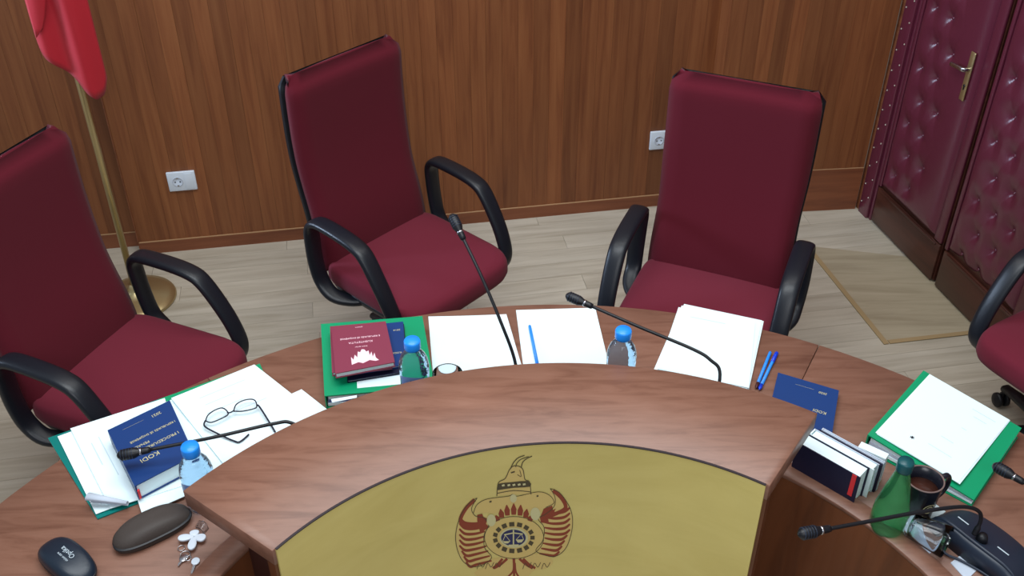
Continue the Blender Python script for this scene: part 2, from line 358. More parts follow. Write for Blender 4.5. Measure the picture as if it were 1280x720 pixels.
# ------------------------------------------------------------------ judges' bench
CX, CY = .112, .84
def ann(r0, r1, a0, a1, z0, z1, n=None, cx=CX, cy=CY):
    a0, a1 = math.radians(a0), math.radians(a1); n = n or max(4, int(abs(a1-a0)*28)); mb = MB(); L = []
    for k in range(n+1):
        a = a0+(a1-a0)*k/n; c, s = math.cos(a), math.sin(a)
        L.append([(cx+r0*c, cy+r0*s, z0), (cx+r1*c, cy+r1*s, z0), (cx+r1*c, cy+r1*s, z1), (cx+r0*c, cy+r0*s, z1)])
    mb.loops(L, True, False); return mb
bench = tag(empty('judges_bench', (0, 0, 0)), 'curved reddish-brown wooden bench with raised centre counter and gold front', 'desk')
RO = 1.409
def circ_r(cx, cy, r):                     # distance from the bench centre to an inner circle with its own centre
    def f(a):
        dx, dy = CX-cx, CY-cy; c, s_ = math.cos(a), math.sin(a); b_ = dx*c+dy*s_; return -b_+math.sqrt(b_*b_-dx*dx-dy*dy+r*r)
    return f
def annf(f0, f1, a0, a1, z0, z1):
    a0, a1 = math.radians(a0), math.radians(a1); n = max(4, int(abs(a1-a0)*28)); L = []
    for k in range(n+1):
        a = a0+(a1-a0)*k/n; c, s_ = math.cos(a), math.sin(a); r0 = f0(a); r1 = f1(a)
        L.append([(CX+r0*c, CY+r0*s_, z0), (CX+r1*c, CY+r1*s_, z0), (CX+r1*c, CY+r1*s_, z1), (CX+r0*c, CY+r0*s_, z1)])
    return MB().loops(L, True, False)
F0 = circ_r(.122, .973, .801); F1 = circ_r(.117, .968, .850)
for a0, a1 in ((-20, 10), (10.07, 61.1), (61.17, 128), (128.07, 170), (170.07, 200)):
    annf(F0, lambda a: RO, a0, a1, T-.032, T).obj('desk_top', M_desk, bench, bevel=.0012, seg=1)
    annf(lambda a: F0(a)-.003, lambda a: F0(a)+.018, a0, a1, 0.02, T-.0005).obj('inner_panel', M_deskin, bench)
    ann(1.20, 1.222, a0, a1, 0, T-.033).obj('modesty_panel', M_deskin, bench)
for a0, a1 in ((-20, 61), (137, 200)):
    annf(lambda a: F0(a)-.004, F1, a0, a1, T-.0004, T+.010).obj('front_lip', M_desk, bench, bevel=.0012, seg=1)
ann(.683, .931, 55.3, 143.7, T+.158, T+.20, n=60).obj('counter_top', M_desk, bench, bevel=.0008, seg=1)
ann(.862, .88, 60, 139, .02, T+.158, n=50).obj('counter_riser', M_deskedge, bench)
fpnl = ann(.684, .704, 55.3, 143.7, .02, T+.158, n=60).obj('front_panel', M_deskin, bench)
ann(.6795, .6835, 55.9, 143.1, .04, T+.198, n=80).obj('gold_cladding', M_gold, fpnl)
ann(.6785, .6835, 55.9, 143.1, T+.1982, T+.2004, n=80).obj('dark_inlay', M_line, fpnl)
for a in (60, 137.9): ann(.704, .864, a, a+1.1, .02, T+.158, n=2).obj('end_panel', M_deskedge, bench)
for a in (20, 40, 75, 105, 150, 165): ann(.96, 1.2, a, a+1.1, .0, T-.033, n=2).obj('support_panel', M_deskin, bench)
# ---- emblem on the gold cladding, drawn in the drawing's own units and wrapped round the panel
def em(u, v):
    return (.000388*u-2.8e-5*v-1.35322-2e-9*u*u+6.5e-8*u*v, -.00018*u-.000508*v+1.011961+1.38e-7*u*u-3.9e-8*u*v-9.4e-8*v*v)
class Print:
    def __init__(s): s.bm = bmesh.new()
    def poly(s, pts, close=True):
        vs = [s.bm.verts.new((p[0], p[1], 0)) for p in pts]
        try: s.bm.faces.new(vs)
        except ValueError: pass
        return s
    def stroke(s, pts, w_):
        if not isinstance(w_, list): w_ = [w_]*len(pts)
        Lf, Rt = [], []
        for i, p in enumerate(pts):
            a = pts[max(i-1, 0)]; b = pts[min(i+1, len(pts)-1)]; dx, dy = b[0]-a[0], b[1]-a[1]; l = math.hypot(dx, dy) or 1
            nx, ny = -dy/l*w_[i]/2, dx/l*w_[i]/2; Lf.append((p[0]+nx, p[1]+ny)); Rt.append((p[0]-nx, p[1]-ny))
        for i in range(len(pts)-1): s.poly([Lf[i], Lf[i+1], Rt[i+1], Rt[i]])
        return s
    def ell(s, cx, cy, a, b, w_=None, n=40, a0=0, a1=360):
        P_ = [(cx+a*math.cos(math.radians(a0+(a1-a0)*i/n)), cy+b*math.sin(math.radians(a0+(a1-a0)*i/n))) for i in range(n+(0 if w_ is None and a1-a0 == 360 else 1))]
        return s.poly(P_) if w_ is None else s.stroke(P_, w_)
    def obj(s, name, mt, lvl):
        bmesh.ops.triangulate(s.bm, faces=s.bm.faces)
        for _ in range(2):
            es = [e for e in s.bm.edges if e.calc_length() > 60]
            if es: bmesh.ops.subdivide_edges(s.bm, edges=es, cuts=1)
            bmesh.ops.triangulate(s.bm, faces=s.bm.faces)
        R = .6793-.0003*lvl
        for v in s.bm.verts:
            u, z = em(v.co.x, v.co.y); th = -u/.685
            v.co = (CX+R*math.cos(th), CY+R*math.sin(th), z)
        me = D.meshes.new(name); s.bm.to_mesh(me); s.bm.free(); me.materials.append(mt)
        o = D.objects.new(name, me); COL.objects.link(o); o.parent = fpnl; return o
def curve(P_, n=6): return [(p.x, p.y) for p in smooth_path([(a, b, 0) for a, b in P_], n)]
Lw = [(235, 295), (195, 320), (160, 365), (132, 430), (120, 500), (130, 570), (160, 630), (210, 658), (262, 650), (312, 610), (275, 560), (272, 490), (295, 440), (270, 400), (225, 390), (205, 350)]
Rw = [(625, 245), (672, 265), (715, 320), (740, 380), (742, 450), (722, 530), (690, 580), (640, 605), (575, 590), (548, 570), (585, 520), (592, 450), (560, 405), (600, 380), (645, 340), (650, 290)]
p = Print(); p.poly(curve(Lw, 4)); p.poly(curve(Rw, 4))
p.poly(curve([(215, 375), (235, 330), (290, 300), (400, 285), (425, 275), (450, 285), (560, 262), (620, 280), (645, 320), (600, 345), (540, 372), (430, 355), (330, 378), (280, 368)], 4))
p.ell(432, 505, 158, 112); p.poly(curve([(340, 282), (350, 215), (385, 190), (410, 140), (440, 125), (475, 140), (490, 195), (515, 210), (522, 272)], 3))
p.poly(curve([(300, 620), (560, 590), (640, 630), (600, 670), (540, 680), (500, 740), (560, 800), (480, 830), (430, 900), (380, 830), (290, 800), (340, 720), (250, 715), (220, 690), (270, 665)], 4))
p.obj('emblem_field', M_ec, 1)
p = Print()
for W_, s_ in ((Lw, 1), (Rw, 1)): p.stroke(curve(W_+[W_[0]], 4), 3.5)
p.stroke(curve([(340, 285), (348, 215), (385, 190), (410, 140), (440, 122), (478, 140), (490, 195), (515, 210), (522, 275)], 5), 4)
p.stroke(curve([(412, 140), (430, 105), (455, 80), (488, 68)], 5), 5).stroke(curve([(470, 135), (478, 105), (500, 85), (528, 72)], 5), 5).stroke(curve([(440, 130), (448, 108), (470, 88), (510, 74)], 4), 4)
p.poly(curve([(345, 235), (350, 218), (420, 210), (505, 204), (520, 234), (430, 240), (340, 254)], 2))
p.stroke(curve([(340, 270), (430, 255), (522, 262)], 4), 4).stroke([(415, 160), (436, 154)], 7).stroke(curve([(450, 170), (470, 180), (462, 145)], 4), 3)
p.stroke(curve([(215, 375), (235, 330), (290, 300), (400, 285), (425, 275), (450, 285), (560, 262), (620, 280), (645, 320), (600, 345)], 4), 3)
p.stroke([(300, 316), (312, 312)], 8).stroke([(552, 286), (562, 282)], 8)
for a in range(0, 360, 24):
    r1 = math.radians(a-8); r2 = math.radians(a+8); p.stroke([(430+101*math.cos(r1), 505+72*math.sin(r1)), (430+101*math.cos(r2), 505+72*math.sin(r2))], 23)
p.ell(432, 505, 158, 112, 3)
for xx in (255, 300, 345, 500, 550, 600): p.stroke(curve([(xx-22, 672), (xx-8, 640), (xx+8, 662), (xx+24, 636)], 4), 3)
p.obj('emblem_outline', M_ek, 3)
p = Print()
def feather(P_, w_):
    c_ = curve(P_, 6); n_ = len(c_)-1; p.stroke(c_, [2+w_*math.sin(PI*min(1, .12+.8*i/n_))**.7 for i in range(n_+1)])
for k in range(9):                                       # left wing feathers
    y0 = 400+k*29; ins = max(0, k-5)*13; feather([(136+ins*.9+(4 if k else 8), y0), (170+ins*.7, y0+26), (222+ins*.3, y0+31-k*2), (276+(k > 4)*(k-4)*9, y0+20-k*3)], 13)
p.stroke(curve([(222, 305), (180, 345), (150, 395), (150, 425), (195, 445), (262, 440)], 5), 20)
p.poly([(235, 385), (262, 378), (268, 395), (290, 405), (282, 432), (300, 450), (268, 470), (250, 475), (258, 440), (235, 415)])
for k in range(9):                                       # right wing feathers
    y0 = 345+k*29; ins = max(0, k-4)*14; feather([(730-ins, y0), (700-ins*.9, y0+22), (648-ins*.4, y0+30-k), (594-(k > 5)*(k-5)*9, y0+24-k*1.5)], 13)
p.stroke(curve([(640, 255), (680, 290), (705, 330), (700, 355), (650, 380), (600, 400)], 5), 20)
p.poly([(570, 400), (590, 352), (635, 335), (640, 358), (655, 350), (640, 380), (612, 392), (618, 430), (575, 425)])
for k in range(7):                                       # breast fan
    a = math.radians(-150+k*20); c = (430, 450); q1 = (c[0]+math.cos(a)*78*1.25, c[1]+math.sin(a)*66); q2 = (c[0]+math.cos(a)*100*1.1, c[1]+math.sin(a)*126)
    p.stroke([q1, ((q1[0]+q2[0])/2, (q1[1]+q2[1])/2), q2], [24, 30, 5])
p.stroke(curve([(428, 615), (428, 680), (400, 715), (375, 760)], 4), 10).stroke(curve([(432, 615), (432, 800)], 4), 12).stroke(curve([(436, 640), (442, 690), (470, 730), (500, 760)], 4), 10)
for x0, x1 in ((395, 325), (370, 318), (460, 530), (480, 545)): p.stroke(curve([(x0, 618), ((x0+x1)/2, 648), (x1, 668)], 4), 13)
p.obj('emblem_feathers', M_er, 2)
for q_ in ((310, 412, 24, 32), (545, 378, 26, 34), (428, 296, 18, 22), (430, 505, 76, 54)): p = Print(); p.ell(*q_); p.obj('emblem_pale_field', M_ep, 4)
p = Print()
for xx in (375, 405, 432, 460, 487): p.stroke([(xx-8, 226-(xx-430)*.05), (xx+6, 222-(xx-430)*.05)], 10)
p.obj('helmet_band_squares', M_ep, 4)['kind'] = 'stuff'
p = Print(); p.ell(428, 505, 66, 44); p.obj('emblem_disc', M_eb, 5)
p = Print(); p.stroke([(428, 462), (428, 540)], 7).stroke([(378, 488), (428, 478), (478, 484)], 6).stroke([(402, 545), (456, 543)], 8).poly([(368, 522), (412, 522), (398, 534), (382, 534)]).poly([(440, 514), (484, 512), (472, 528), (452, 530)])
p.stroke([(385, 490), (370, 522)], 3).stroke([(385, 490), (410, 522)], 3).stroke([(470, 484), (443, 514)], 3).stroke([(470, 484), (482, 512)], 3)
p.obj('emblem_scales', M_ep, 6)
# ------------------------------------------------------------------ chairs
def back_profile(z):
    K = [(.40, .203), (.46, .207), (.52, .216), (.58, .228), (.64, .243), (.70, .257), (.76, .267), (.82, .275), (.90, .280), (.98, .281), (1.04, .280), (1.11, .278)]
    for (a, ya), (b, yb) in zip(K, K[1:]):
        if z <= b: t = (z-a)/(b-a); t = max(0, t); return ya+(yb-ya)*t
    return K[-1][1]
def back_loops(hw0, yo0, yo1, zt, zb, crown, rnd):
    L = []; n = 26
    for k in range(n+1):
        z = zb+(zt-zb)*k/n; e = 1.0; thk = 1.0
        q = (zt-z)/rnd
        if q < 1: thk = math.sqrt(max(0.02, 1-(1-q)**2))
        q2 = (z-zb)/.03
        if q2 < 1: thk = min(thk, math.sqrt(max(.05, 1-(1-q2)**2)))
        cut = 0 if q > .9 else (.024*(1-q/.9)**2)
        hw = hw0-cut-.006*math.exp(-((z-.66)/.12)**2)
        yc = back_profile(z); yf = yo0+yc+(1-thk)*crown; yb = yo1+yc
        ring = []; m_ = 14
        for i in range(m_+1):
            x = -1+2*i/m_; xe = math.copysign(abs(x)**.9, x)
            ring.append((hw*xe, yf+.010*(1-abs(x)**2)+(.022*max(0, (abs(x)-.88)/.12)**2), z))
        for i in range(m_+1):
            x = 1-2*i/m_; ring.append((hw*x*.998, yb-.006*max(0, (abs(x)-.85)/.15), z))
        L.append(ring)
    return L
def make_chair():
    g = empty('office_chair')
    # seat cushion: rounded slab with waterfall front
    L = []; n = 64
    def outline(k, sc): 
        a = 2*PI*k/n; c, s = math.cos(a), math.sin(a); p_ = .24
        return (.238*sc*math.copysign(abs(c)**p_, c), -.012+.228*sc*math.copysign(abs(s)**p_, s))
    for z, sc in ((.385, .93), (.392, .975), (.410, 1.0), (.430, 1.0), (.446, .993), (.457, .975), (.4625, .94), (.465, .85), (.4655, .5), (.466, .2)):
        ring = []
        for k in range(n):
            x, y = outline(k, sc); dz = -.018*max(0, (-y-.12)/.11)**2+.004*(abs(x)/.23)**3
            ring.append((x, y, z+dz))
        L.append(ring)
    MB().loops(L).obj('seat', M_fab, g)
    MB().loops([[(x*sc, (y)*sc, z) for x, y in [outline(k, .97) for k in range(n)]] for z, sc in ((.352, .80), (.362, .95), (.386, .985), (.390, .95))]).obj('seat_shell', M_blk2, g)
    MB().loops(back_loops(.232, -.038, .012, 1.105, .415, .055, .05)).obj('backrest', M_fab_shade, g)
    MB().loops(back_loops(.2345, .0115, .023, 1.099, .41, .003, .02)).obj('back_shell', M_blk2, g)
    MB().box(-.04, .04, .06, .262, .335, .355).box(-.04, .04, .247, .262, .335, .50).obj('back_bracket', M_blk2, g, bevel=.006)
    for s in (-1, 1):
        X = s*.266
        path = [(s*.16, .02, .37), (s*.225, .07, .372), (X, .12, .39), (X+s*.006, .165, .43), (X+s*.008, .184, .50), (X+s*.006, .190, .58), (X+s*.004, .188, .628), (X+s*.002, .170, .655), (X, .13, .664), (X, .04, .662), (X, -.03, .652), (X, -.07, .63), (X, -.115, .565), (X-s*.002, -.155, .49), (X-s*.008, -.178, .42), (s*.24, -.17, .378), (s*.16, -.15, .368)]
        pp = smooth_path(path, 5); a_ = [.025+.005*math.sin(PI*i/len(pp)) for i in range(len(pp))]; b_ = [.0135]*len(pp)
        # lateral axis x; sweep a = across the arm
        MB().sweep(pp, a_, b_, lat=(1, 0, 0), n=14).obj('armrest', M_blk, g)
    MB().lathe([(0, .10), (.028, .10), (.028, .24), (.016, .245), (.016, .335), (0, .335)], n=18).obj('gas_column', M_blk2, g)
    MB().box(-.09, .09, -.11, .09, .333, .353).obj('tilt_plate', M_blk2, g, bevel=.005)
    for k in range(5):
        a = 2*PI*k/5+.3; c, s = math.cos(a), math.sin(a)
        MB().sweep([(.02*c, .02*s, .115), (.10*c, .10*s, .108), (.20*c, .20*s, .092), (.262*c, .262*s, .078)], [.026, .025, .021, .018], [.018, .017, .014, .012], lat=(-s, c, 0), n=12).obj('base_leg', M_blk2, g)
        ca = MB()
        for q in (-1, 1):
            cc = Vector((.262*c-s*q*.014, .262*s+c*q*.014, .026)); ax = (-s*q, c*q, 0)
            ca.lathe([(0, -.007), (.022, -.008), (.026, -.005), (.026, .004), (.021, .008), (0, .009)], cc, 16, ax)
        ca.lathe([(0, .028), (.007, .028), (.007, .075), (0, .075)], (.262*c, .262*s, 0), 8)
        ca.obj('caster', M_blk2, g)
    return g
def face(fx, fy): return math.atan2(fx, -fy)
ch = make_chair(); GR = 'burgundy high-backed chairs behind the bench'
ch.location = (-.326, 2.893, 0); ch.rotation_euler = (0, 0, face(.74, -.67)); tag(ch, 'burgundy high-backed chair turned towards the right, left of centre by the wall', 'chair', GR)
for loc, f, lb in (((.597, 2.625, 0), (-.395, -.919), 'burgundy high-backed chair facing the desk behind the stack of white papers'),
                   ((-1.097, 2.308, 0), (.92, -.39), 'burgundy high-backed chair at the far left beside the brass flagpole'),
                   ((1.736, 2.40, 0), (-.85, -.5), 'burgundy chair cut off by the right edge, its caster showing')):
    c = copy_tree(ch); c.location = loc; c.rotation_euler = (0, 0, face(*f)); tag(c, lb, 'chair', GR)
# ------------------------------------------------------------------ paper
def sheet(pix, z, label, mt=None, name='paper_sheet', group=None, thick=.0012, curl=0.0, lines=0, parts=True):
    P4 = [at(x, y, z) for x, y in pix]; c = sum(P4, Vector())/4
    n = 10; vs = []; mb = MB()
    for lv in (0, 1):
        for j in range(n+1):
            for i in range(n+1):
                s, t_ = i/n, j/n; q = (P4[0]*(1-s)+P4[1]*s)*(1-t_)+(P4[3]*(1-s)+P4[2]*s)*t_-c
                dz = curl*(max(0, s-.7)/.3)**2*(max(0, t_-.6)/.4)**1.0+.0012*math.sin(3*s+2*t_+z*900)*(curl > 0)
                vs.append((q.x, q.y, dz+abs(0)+(thick if lv else 0)))
    m_ = (n+1)**2; fs = []
    for j in range(n):
        for i in range(n):
            a = j*(n+1)+i; fs += [(a, a+n+1, a+n+2, a+1), (m_+a, m_+a+1, m_+a+n+2, m_+a+n+1)]
    for i in range(n):
        for a, b in ((i, i+1), (n*(n+1)+i+1, n*(n+1)+i), ((i+1)*(n+1), i*(n+1)), (i*(n+1)+n, (i+1)*(n+1)+n)): fs.append((a, b, m_+b, m_+a))
    mb.add(vs, fs, False); o = mb.obj(name, mt or M_paper); o.location = c; tag(o, label, 'paper', group)
    if lines:
        e1 = (P4[1]-P4[0]); e2 = (P4[3]-P4[0]); pr = MB()
        for k in range(lines):
            f0 = .12+.09*k; a0 = .16+.1*random.random(); a1 = .5+.35*random.random()
            a = P4[0]+e1*a0+e2*f0-c; b = P4[0]+e1*a1+e2*f0-c; nrm = e2.normalized()*.0011
            pr.add([a-nrm+Vector((0, 0, thick+.0004)), b-nrm+Vector((0, 0, thick+.0004)), b+nrm+Vector((0, 0, thick+.0004)), a+nrm+Vector((0, 0, thick+.0004))], [(0, 1, 2, 3)])
        pr.obj('faint_print', M_ink, o, fix=False)
    return o
# centre sheets
sheet([(535.5, 395.8), (633, 393.3), (656, 472), (542, 477)], T+.001, 'white paper sheet behind the goblet rim, left of the pen sheet', curl=.002)
sheet([(645, 388), (744, 385), (765, 472), (656, 472.5)], T+.001, 'white paper sheet with the blue pen lying on it')
GP = 'sheets of the stack before the right chair'
for k, (dx, dy, lb_) in enumerate(((-3, 2, 'lowest sheet of the stack before the right chair, showing at its left edge'), (2, 1, 'second lowest sheet of the stack before the right chair'), (0, 0, 'second sheet from the top of the stack, jutting out at the far edge'), (0, 0, 'topmost white sheet of the stack in front of the right chair'))):
    q = [(855+dx, 381+dy), (952.5+dx, 401.6+dy), (934+dx, 487+dy), (818+dx, 466+dy)] if k != 3 else [(848, 385), (944, 404), (936, 486), (822, 462)]
    sheet(q, T+.001+.0034*k, lb_, group=GP, thick=.003, lines=1 if k == 3 else 0)
# left folder and its papers
fa, fb, fd = at(60, 548, T+.002), at(122, 649, T+.002), at(325, 455, T+.002)
fc = fb+(fd-fa)*.86; md1 = (fa+fd)/2; md2 = (fb+fc)/2
fol = tag(empty('open_folder', (md1+md2)/2), 'teal card folder lying open under loose papers at the left', 'folder'); oo = (md1+md2)/2
MB().prism([tuple((p_-oo)[:2]) for p_ in (fa, fb, md2, md1)], -.0015, .0015).obj('cover', M_teal, fol)
MB().prism([tuple((p_-oo)[:2]) for p_ in (md1, md2, fc, fd)], -.0015, .0015).obj('cover', M_green, fol)
sheet([(72, 546), (120, 643), (222, 604), (166, 512)], T+.006, 'white sheet lying at the outer left edge of the open teal folder', lines=0)
sheet([(88, 536), (138, 636), (240, 604), (206, 498)], T+.010, 'white sheet on the left half of the folder, under the thick navy book', lines=2)
sheet([(150, 556), (178, 644), (300, 590), (262, 520)], T+.008, 'white sheet sticking out below the thick navy book towards the brown case', lines=0)
sheet([(214, 498), (318, 456), (402, 522), (295, 600)], T+.0125, 'white sheet under the folded spectacles', lines=4)
sheet([(200, 506), (305, 462), (385, 520), (270, 610)], T+.0055, 'white sheet mostly covered, below the one carrying the spectacles')
sheet([(348, 500), (377, 487), (409, 512), (374, 527)], T+.004, 'small white slip at the right end of the open folder', lines=0)
# curled leaf at the folder's lower corner
a = at(112, 628, T+.014); b = at(160, 632, T+.012); e = (b-a); mb = MB(); L = []
for k in range(11):
    th = PI*1.35*k/10; off = Vector((-.25, -1, 0)).normalized()*(-.012*math.sin(th)); z = .0125*(1-math.cos(th))
    L.append((off, z))
vs = []
for off, z in L:
    vs += [off+Vector((0, 0, z)), e*1.0+off*.4+Vector((0, 0, z*.45))]
mb.add(vs, [(2*i, 2*i+1, 2*i+3, 2*i+2) for i in range(10)], True)
cu = mb.obj('curled_leaf', M_paper2, fix=False); cu.location = a; tag(cu, 'curled up corner of paper at the lower left of the folder', 'paper'); md = cu.modifiers.new('t', 'SOLIDIFY'); md.thickness = .0008
# ------------------------------------------------------------------ books
def book(name, P4, z0, z1, cover, label, spine=3, group=None, pages=M_paper, inset=.004, cthick=.0022, cat='book', gtext=True):
    """P4: xy corners in order; spine is the edge index that is closed"""
    P4 = [Vector((p_[0], p_[1], 0)) for p_ in P4]; c = sum(P4, Vector())/4; Q = [p_-c for p_ in P4]
    g = tag(empty(name, (c.x, c.y, z0)), label, cat, group); h = z1-z0
    MB().prism([tuple(p_[:2]) for p_ in Q], 0, cthick).obj('cover', cover, g)
    MB().prism([tuple(p_[:2]) for p_ in Q], h-cthick, h).obj('cover', cover, g)
    pg = [p_*(1-inset/p_.length) for p_ in Q]
    MB().prism([tuple(p_[:2]) for p_ in pg], cthick, h-cthick).obj('pages', pages, g)
    a, b = Q[spine], Q[(spine+1) % 4]; mid = (Q[0]+Q[1]+Q[2]+Q[3])/4; t_ = (b-a).normalized(); n_ = Vector((-t_.y, t_.x, 0)); n_ = n_ if (mid-a).dot(n_) > 0 else -n_
    MB().prism([tuple(a[:2]), tuple(b[:2]), tuple((b+n_*.003)[:2]), tuple((a+n_*.003)[:2])], cthick, h-cthick).obj('spine', cover, g)
    return g, c, Q, h
def frame_text(g, Q, h, rows, mt, flip=True, name='cover_lettering'):
    """rows: (text, size, s across, t down) in cover coordinates, reading from the seated side"""
    ex = (Q[1]-Q[0]); ey = (Q[3]-Q[0]); ang = math.atan2(ex.y, ex.x)+(PI if flip else 0)
    for s_, size, s, t_ in rows:
        p_ = Q[0]+ex*s+ey*t_
        text(s_, size, name, mt, g, MT(p_.x, p_.y, h+.0002, ang))
zb0 = T+.0135
bk = [at(134, 537, T+.058), at(212, 499.5, T+.058), at(243, 568, T+.058), at(168, 607, T+.058)]
g, c, Q, h = book('thick_book', bk, zb0, T+.056, M_navy, 'thick navy hardback with gold lettering on the left folder, microphone over it', spine=3)
frame_text(g, Q, h, [('2021', .012, .72, .12), ('____________________', .005, .36, .12), ('I REPUBLIKËS SË SHQIPËRISË', .0088, .56, .36), ('PENALE', .011, .33, .47), ('I PROCEDURËS', .012, .62, .55), ('KODI', .018, .36, .70)], M_foil)
ex = Q[1]-Q[0]
MB().prism([tuple((Q[3]+ex*.02)[:2]), tuple((Q[3]+ex*.05)[:2]), tuple((Q[3]+ex*.05+Vector((.002, -.006, 0)))[:2]), tuple((Q[3]+ex*.02+Vector((.002, -.006, 0)))[:2])], .006, .03).obj('headband', M_red, g)
# navy book on the right
nb = [at(972.6, 465.6, T+.018), at(1048.7, 488, T+.018), at(1038.5, 552, T+.018)]; nb.append(nb[0]+nb[2]-nb[1])
g, c, Q, h = book('navy_book', nb, T, T+.018, M_navy, 'slim navy hardback with gold lettering beside the two pens', spine=1)
frame_text(g, Q, h, [('2020', .010, .76, .15), ('____________________', .0045, .46, .14), ('KODI', .013, .76, .52)], M_foil)
ex = Q[1]-Q[0]; ey = Q[3]-Q[0]
MB().prism([tuple((Q[0]+ex*.12)[:2]), tuple((Q[0]+ex*.2)[:2]), tuple((Q[0]+ex*.2-ey*.03)[:2]), tuple((Q[0]+ex*.12-ey*.03)[:2])], .006, .009).obj('ribbon', M_red, g)
# ------------------------------------------------------------------ binders
def binder(P4, ztop, label, name='ring_binder', open_edges=(0,), inner=M_paper2):
    """P4 corner order: spine a, fore a, fore b, spine b; ztop heights per corner"""
    P4 = [Vector((p_.x, p_.y, 0)) for p_ in P4]; c = sum(P4, Vector())/4; Q = [p_-c for p_ in P4]; g = tag(empty(name, (c.x, c.y, T)), label, 'binder')
    zt = [z-T for z in ztop]; q2 = [tuple(p_[:2]) for p_ in Q]
    MB().prism(q2, 0, .003).obj('cover', M_green, g)
    MB().prism(q2, [z-.003 for z in zt], zt).obj('cover', M_green, g)
    ex = (Q[1]-Q[0]).normalized()*.003
    MB().prism([tuple(Q[0][:2]), tuple((Q[0]+ex)[:2]), tuple((Q[3]+ex)[:2]), tuple(Q[3][:2])], .003, [zt[0]-.003, zt[0]-.003, zt[3]-.003, zt[3]-.003]).obj('spine', M_green, g)
    pg = [p_*(1-.004/p_.length) for p_ in Q]; pg[0] = pg[0]+ex; pg[3] = pg[3]+ex
    for k in range(3):
        f0, f1 = .1+.25*k, .33+.25*k
        MB().prism([tuple((p_*(1-.01*k))[:2]) for p_ in pg], [.003+(z-.006)*f0 for z in zt], [.003+(z-.006)*f1 for z in zt]).obj('page_block', M_paper if k != 1 else inner, g)
    return g, c, Q, zt
ztR = [.800, .782, .772, .797]
PB = [at(1154.5, 463, ztR[0]), at(1277, 535, ztR[1]), at(1217.5, 625, ztR[2]), at(1084.5, 543, ztR[3])]
g, c, Q, zt = binder(PB, ztR, 'green ring binder with a white sheet on its cover, at the right', inner=M_paper2)
# sheet on top follows the sloping cover
def zcov(px, py, P_, Z):                    # height of the cover plane through three corners at a pixel
    A_, B_, C_ = [Vector((P_[i].x, P_[i].y, Z[i])) for i in (0, 1, 3)]; n_ = (B_-A_).cross(C_-A_)
    d_ = FW*CF+RT*(px-640)-UP*(py-360); o_ = Vector((0, 0, CH)); t_ = (A_-o_).dot(n_)/d_.dot(n_); return o_+d_*t_
q = [zcov(x, y, PB, ztR) for x, y in ((1161.5, 469), (1261.4, 526.3), (1197, 605), (1094, 542))]
cc = sum(q, Vector())/4; qq = [p_-cc for p_ in q]
for k, (dx, rz) in enumerate(((.002, .01), (0, 0))):
    R_ = Matrix.Rotation(rz, 3, 'Z'); z_ = .001+.0016*k
    vs = [R_@p_+Vector((dx, -dx, z_)) for p_ in qq]+[R_@p_+Vector((dx, -dx, z_+.0012)) for p_ in qq]
    o = MB().add(vs, [(3, 2, 1, 0), (4, 5, 6, 7), (0, 1, 5, 4), (1, 2, 6, 5), (2, 3, 7, 6), (3, 0, 4, 7)]).obj('paper_sheet', M_paper); o.location = cc
    tag(o, ('lower ' if k == 0 else 'top ')+'white sheet lying on the cover of the right-hand green binder', 'paper', None)
pr = MB(); e1, e2 = qq[1]-qq[0], qq[3]-qq[0]
for s0, s1, t_ in ((.62, .9, .12), (.68, .84, .2), (.66, .72, .40), (.55, .7, .62), (.5, .78, .78)):
    a, b = qq[0]+e1*s0+e2*t_, qq[0]+e1*s1+e2*t_; n_ = e2.normalized()*.0008; k_ = Vector((0, 0, .0042)); pr.add([a-n_+k_, b-n_+k_, b+n_+k_, a+n_+k_], [(0, 1, 2, 3)])
pr.obj('faint_print', M_ink, o, fix=False)
pr = MB(); a = qq[0]+e1*.33+e2*.82+Vector((0, 0, .0044))
for an in (0, 1.05, 2.1): v_ = Vector((math.cos(an), math.sin(an), 0)); n_ = Vector((-v_.y, v_.x, 0))*.001; v_ *= .005; pr.add([a-v_-n_, a+v_-n_, a+v_+n_, a-v_+n_], [(0, 1, 2, 3)])
pr.obj('ink_blot', M_frame, o, fix=False)
# left green binder
PL4 = [at(401, 405, .792), at(528, 395, .792), at(541, 470, .792), at(405.5, 495, .792)]
PL4[2] = PL4[1]+(PL4[3]-PL4[0])
g, c, Q, zt = binder(PL4, [.792]*4, 'green ring binder under the maroon and navy booklets', inner=mat('blue_pocket', srgb(90, 110, 170), .3))
ex = Q[1]-Q[0]; ey = Q[3]-Q[0]
def rel(s, t_, z): p_ = Q[0]+ex*s+ey*t_; return (p_.x, p_.y, z)
lb = [at(446, 476, .793)-c, at(500, 466.5, .793)-c, at(502, 480, .793)-c, at(446.5, 485, .793)-c]
MB().prism([(p_.x, p_.y) for p_ in lb], .0422, .0428).obj('label_card', M_paper, g)
bt = at(470, 490, .793)-c; text('DE', .020, 'cover_lettering', M_blk2, g, MT(bt.x, bt.y-.006, .0425, math.atan2(ex.y, ex.x)+PI))
sl = [at(415, 503, .7935), at(446, 497, .7935), at(446, 494, .7935), at(414, 499, .7935)]
o = MB().prism([(p_.x, p_.y) for p_ in sl], .7924, .7936).obj('paper_slip', M_paper); tag(o, 'narrow white slip on the near edge of the green binder', 'paper')
